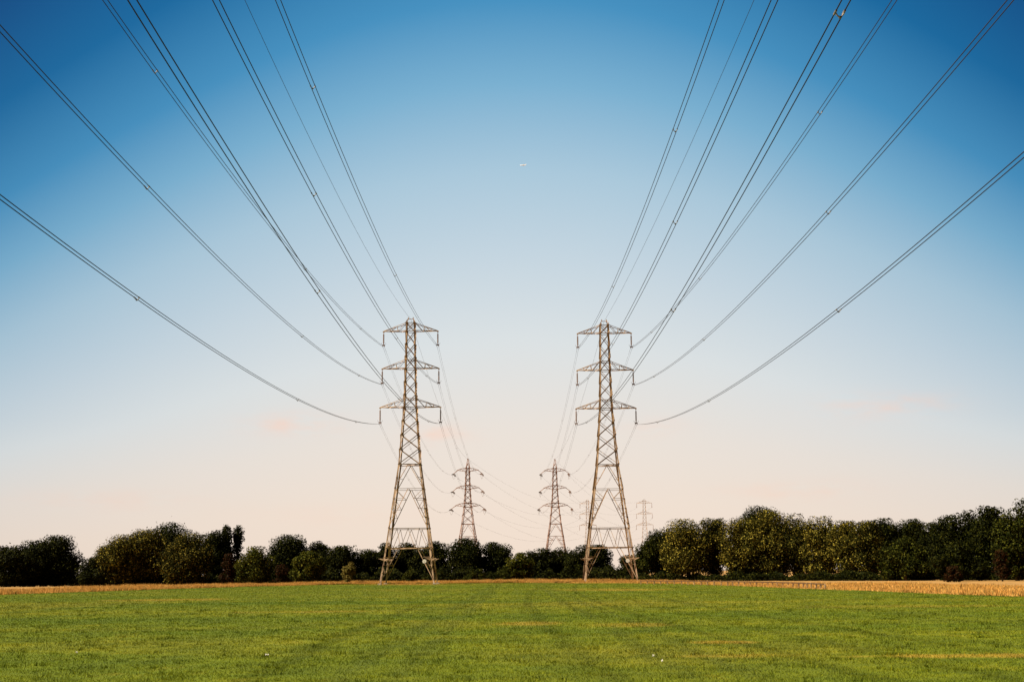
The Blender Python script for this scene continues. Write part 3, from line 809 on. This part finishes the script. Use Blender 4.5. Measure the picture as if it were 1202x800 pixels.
# ------------------------------------------------------------------ airliner high up
def airliner():
    d = Vector((0.0103, 1, 0.3262)); loc = CAM + d * 7600
    root = thing('airliner', 'tiny white airliner high in the middle of the sky', 'airplane', loc)
    root.rotation_euler = (R(3), R(-4), R(75))
    b = MB(); prof = [(0, .05), (.02, 1.0), (.06, 1.75), (.12, 2.0), (.7, 2.0), (.85, 1.3), (.96, .5), (1, .1)]
    b.lathe((0, 20, 0), (0, -20, .6), prof, 14); b.build('fuselage', M_PLANE, root, True)
    for s in (-1, 1):
        w = MB(); w.prism([[(s * 1.5, 4, -.8), (s * 1.5, -3.5, -.8), (s * 1.5, -3.5, -.2), (s * 1.5, 4, -.2)], [(s * 18, -7, .9), (s * 18, -9, .9), (s * 18, -9, 1.05), (s * 18, -7, 1.05)]])
        w.build('wing', M_PLANE, root)
        e = MB(); e.lathe((s * 6, 3.2, -1.9), (s * 6, -1.6, -1.8), [(0, 1.0), (.1, 1.15), (.6, 1.05), (1, .6)], 12); e.build('engine', M_PLANE_D, root, True)
        t = MB(); t.prism([[(s * .6, -15, .8), (s * .6, -18.5, .8), (s * .6, -18.5, 1.1), (s * .6, -15, 1.1)], [(s * 6.5, -18, 1.4), (s * 6.5, -19.6, 1.4), (s * 6.5, -19.6, 1.5), (s * 6.5, -18, 1.5)]])
        t.build('tailplane', M_PLANE, root)
    f = MB(); f.prism([[(-.2, -13, 1.5), (.2, -13, 1.5), (.2, -18.6, 1.5), (-.2, -18.6, 1.5)], [(-.1, -17.8, 8), (.1, -17.8, 8), (.1, -20.2, 8), (-.1, -20.2, 8)]])
    f.build('fin', M_PLANE, root)
airliner()

# ------------------------------------------------------------------ small white scraps lying in the grass
for k, (px, py, s, lab) in enumerate(((313.5, 770, .03, 'largest white paper scrap lying in the grass left of centre'), (90, 767, .018, 'tiny white paper scrap lying in the grass at the far left'),
                                  (767, 771, .017, 'upper one of two white paper scraps in the grass right of centre'), (777.5, 777, .017, 'lower one of two white paper scraps in the grass right of centre'))):
    p = survey_ground(px, py); rg = random.Random(k)
    mb = MB(); rings = []
    for i in range(5):
        x = (i / 4 - .5) * s * 2
        zz = .03 + s * .35 * math.sin(i * 1.7 + k) + .01
        rings.append([(x, -s * .6, zz * rg.uniform(.7, 1.0)), (x, s * .6, zz * rg.uniform(.9, 1.6)), (x, s * .6, zz * .8 - .012), (x, -s * .6, zz * .65 - .012)])
    mb.prism(rings)
    o = mb.build('paper_scrap', M_PAPER, None); o.location = (p.x, p.y, 0.004); o.rotation_euler.z = rg.uniform(-.6, .6)
    tag(o, lab, 'litter', 'paper scraps in the grass')

# ------------------------------------------------------------------ light
EXPO = 1.55
SUN_EL, SUN_AZ = R(47), R(-102)      # azimuth from +Y towards +X: behind the camera on the left
sd = Vector((math.sin(SUN_AZ) * math.cos(SUN_EL), math.cos(SUN_AZ) * math.cos(SUN_EL), math.sin(SUN_EL)))
sl = bpy.data.lights.new('sun', 'SUN'); sl.energy = 4.8; sl.angle = R(.53); sl.color = (1, .86, .66)
so = bpy.data.objects.new('sun', sl); COL.objects.link(so)
so.rotation_euler = (-sd).to_track_quat('-Z', 'Y').to_euler(); so.location = (-60, -40, 80)

wd = bpy.data.worlds.new('World'); scene.world = wd; wd.use_nodes = True
nt = wd.node_tree; bg = nt.nodes['Background']; bg.inputs['Strength'].default_value = 0.1
sky = N(nt, 'ShaderNodeTexSky', sky_type='NISHITA'); sky.sun_disc = False
sky.sun_elevation = SUN_EL; sky.sun_rotation = SUN_AZ % (2 * PI); sky.dust_density = 2.0; sky.ozone_density = 2.0
tc = N(nt, 'ShaderNodeTexCoord'); sp = N(nt, 'ShaderNodeSeparateXYZ'); nt.links.new(tc.outputs['Generated'], sp.inputs[0])
DEG = 180 / PI
el = math_(nt, 'MULTIPLY', math_(nt, 'ARCSINE', sp.outputs[2]), DEG)
az = math_(nt, 'MULTIPLY', math_(nt, 'ARCTAN2', sp.outputs[0], sp.outputs[1]), DEG)
elp = math_(nt, 'MAXIMUM', el, 0.0)
aq = math_(nt, 'DIVIDE', math_(nt, 'SUBTRACT', az, 0.3), 22.0)
aq = math_(nt, 'MINIMUM', math_(nt, 'MULTIPLY', aq, aq), 2.6)
rise = ramp(nt, [(0.0, (.12,) * 3), (.1, (.26,) * 3), (.26, (.60,) * 3), (.40, (.74,) * 3), (.6, (.84,) * 3), (1, (1, 1, 1))], math_(nt, 'DIVIDE', elp, 25.0))
dd = math_(nt, 'ADD', elp, math_(nt, 'MULTIPLY', math_(nt, 'MULTIPLY', aq, rise), 10.5))
far_az = N(nt, 'ShaderNodeMapRange', interpolation_type='SMOOTHSTEP'); far_az.inputs[1].default_value = 30; far_az.inputs[2].default_value = 85; far_az.inputs[3].default_value = 0; far_az.inputs[4].default_value = 34  # dimming added to the unseen sky, to cut ambient light on the tree fronts
nt.links.new(math_(nt, 'ABSOLUTE', az), far_az.inputs[0])
dd = math_(nt, 'ADD', dd, far_az.outputs[0])
def lin(c): return tuple((x / 255 / 12.92) if x <= 10 else ((x / 255 + .055) / 1.055) ** 2.4 for x in c)
stops = [(0, (243, 222, 204)), (3, (241, 224, 209)), (6.4, (234, 225, 216)), (10.2, (220, 225, 226)), (14, (197, 213, 223)), (17.8, (170, 200, 218)), (21.6, (122, 176, 208)), (25.2, (68, 144, 191)), (30, (18, 105, 160)), (36, (1, 72, 131)), (44, (2, 46, 94)), (60, (3, 32, 72))]
K = 10.0 / (2 ** EXPO)
rp = ramp(nt, [(a / 60, lin(c)) for a, c in stops], math_(nt, 'DIVIDE', dd, 60.0), 'LINEAR')
# thin warm cloud streaks low down
cv = N(nt, 'ShaderNodeCombineXYZ'); nt.links.new(math_(nt, 'MULTIPLY', az, .5), cv.inputs[0]); nt.links.new(math_(nt, 'MULTIPLY', el, 1.6), cv.inputs[1])
cn = noise(nt, cv.outputs[0], 1.0, 5, .6)
wisp = None
for (a0, e0, aw, eh, st) in ((-9.7, 6.5, 1.9, .5, 1), (-3.3, 6.1, 1.3, .45, .9), (6.5, 6.3, 1.4, .4, .55), (16.3, 6.9, 2.6, .55, .8), (-17.5, 3.2, 3.5, .4, .5), (12.5, 3.4, 3.0, .45, .6), (-8, 2.6, 4, .4, .35)):
    u = math_(nt, 'DIVIDE', math_(nt, 'SUBTRACT', az, a0), aw); w = math_(nt, 'DIVIDE', math_(nt, 'SUBTRACT', el, e0), eh)
    g = math_(nt, 'ADD', math_(nt, 'MULTIPLY', u, u), math_(nt, 'MULTIPLY', w, w))
    g = math_(nt, 'MULTIPLY', math_(nt, 'EXPONENT', math_(nt, 'MULTIPLY', g, -1.0)), st)
    wisp = g if wisp is None else math_(nt, 'ADD', wisp, g)
cm = ramp(nt, [(.34, (0, 0, 0)), (.72, (1, 1, 1))], cn)
bandm = math_(nt, 'MULTIPLY', wisp, .75)
cf = N(nt, 'ShaderNodeMix', data_type='RGBA', blend_type='MULTIPLY'); cf.inputs[0].default_value = 1
nt.links.new(cm, cf.inputs[6]); nt.links.new(bandm, cf.inputs[7])
rp = mixc(nt, cf.outputs[2], rp, lin((250, 212, 192)))
rp = mixc(nt, math_(nt, 'MULTIPLY', aq, 0.13), rp, (.33, .30, .31), 'MULTIPLY')
sc_ = N(nt, 'ShaderNodeVectorMath', operation='SCALE'); nt.links.new(rp, sc_.inputs[0]); sc_.inputs['Scale'].default_value = K
nt.links.new(mixc(nt, 0.02, sc_.outputs[0], sky.outputs[0]), bg.inputs['Color'])

# ------------------------------------------------------------------ output
scene.view_settings.view_transform = 'Standard'; scene.view_settings.look = 'None'
scene.view_settings.exposure = EXPO; scene.view_settings.gamma = 1
scene.view_settings.use_curve_mapping = False
scene.cycles.max_bounces = 5; scene.cycles.diffuse_bounces = 3; scene.cycles.glossy_bounces = 2; scene.cycles.transmission_bounces = 3
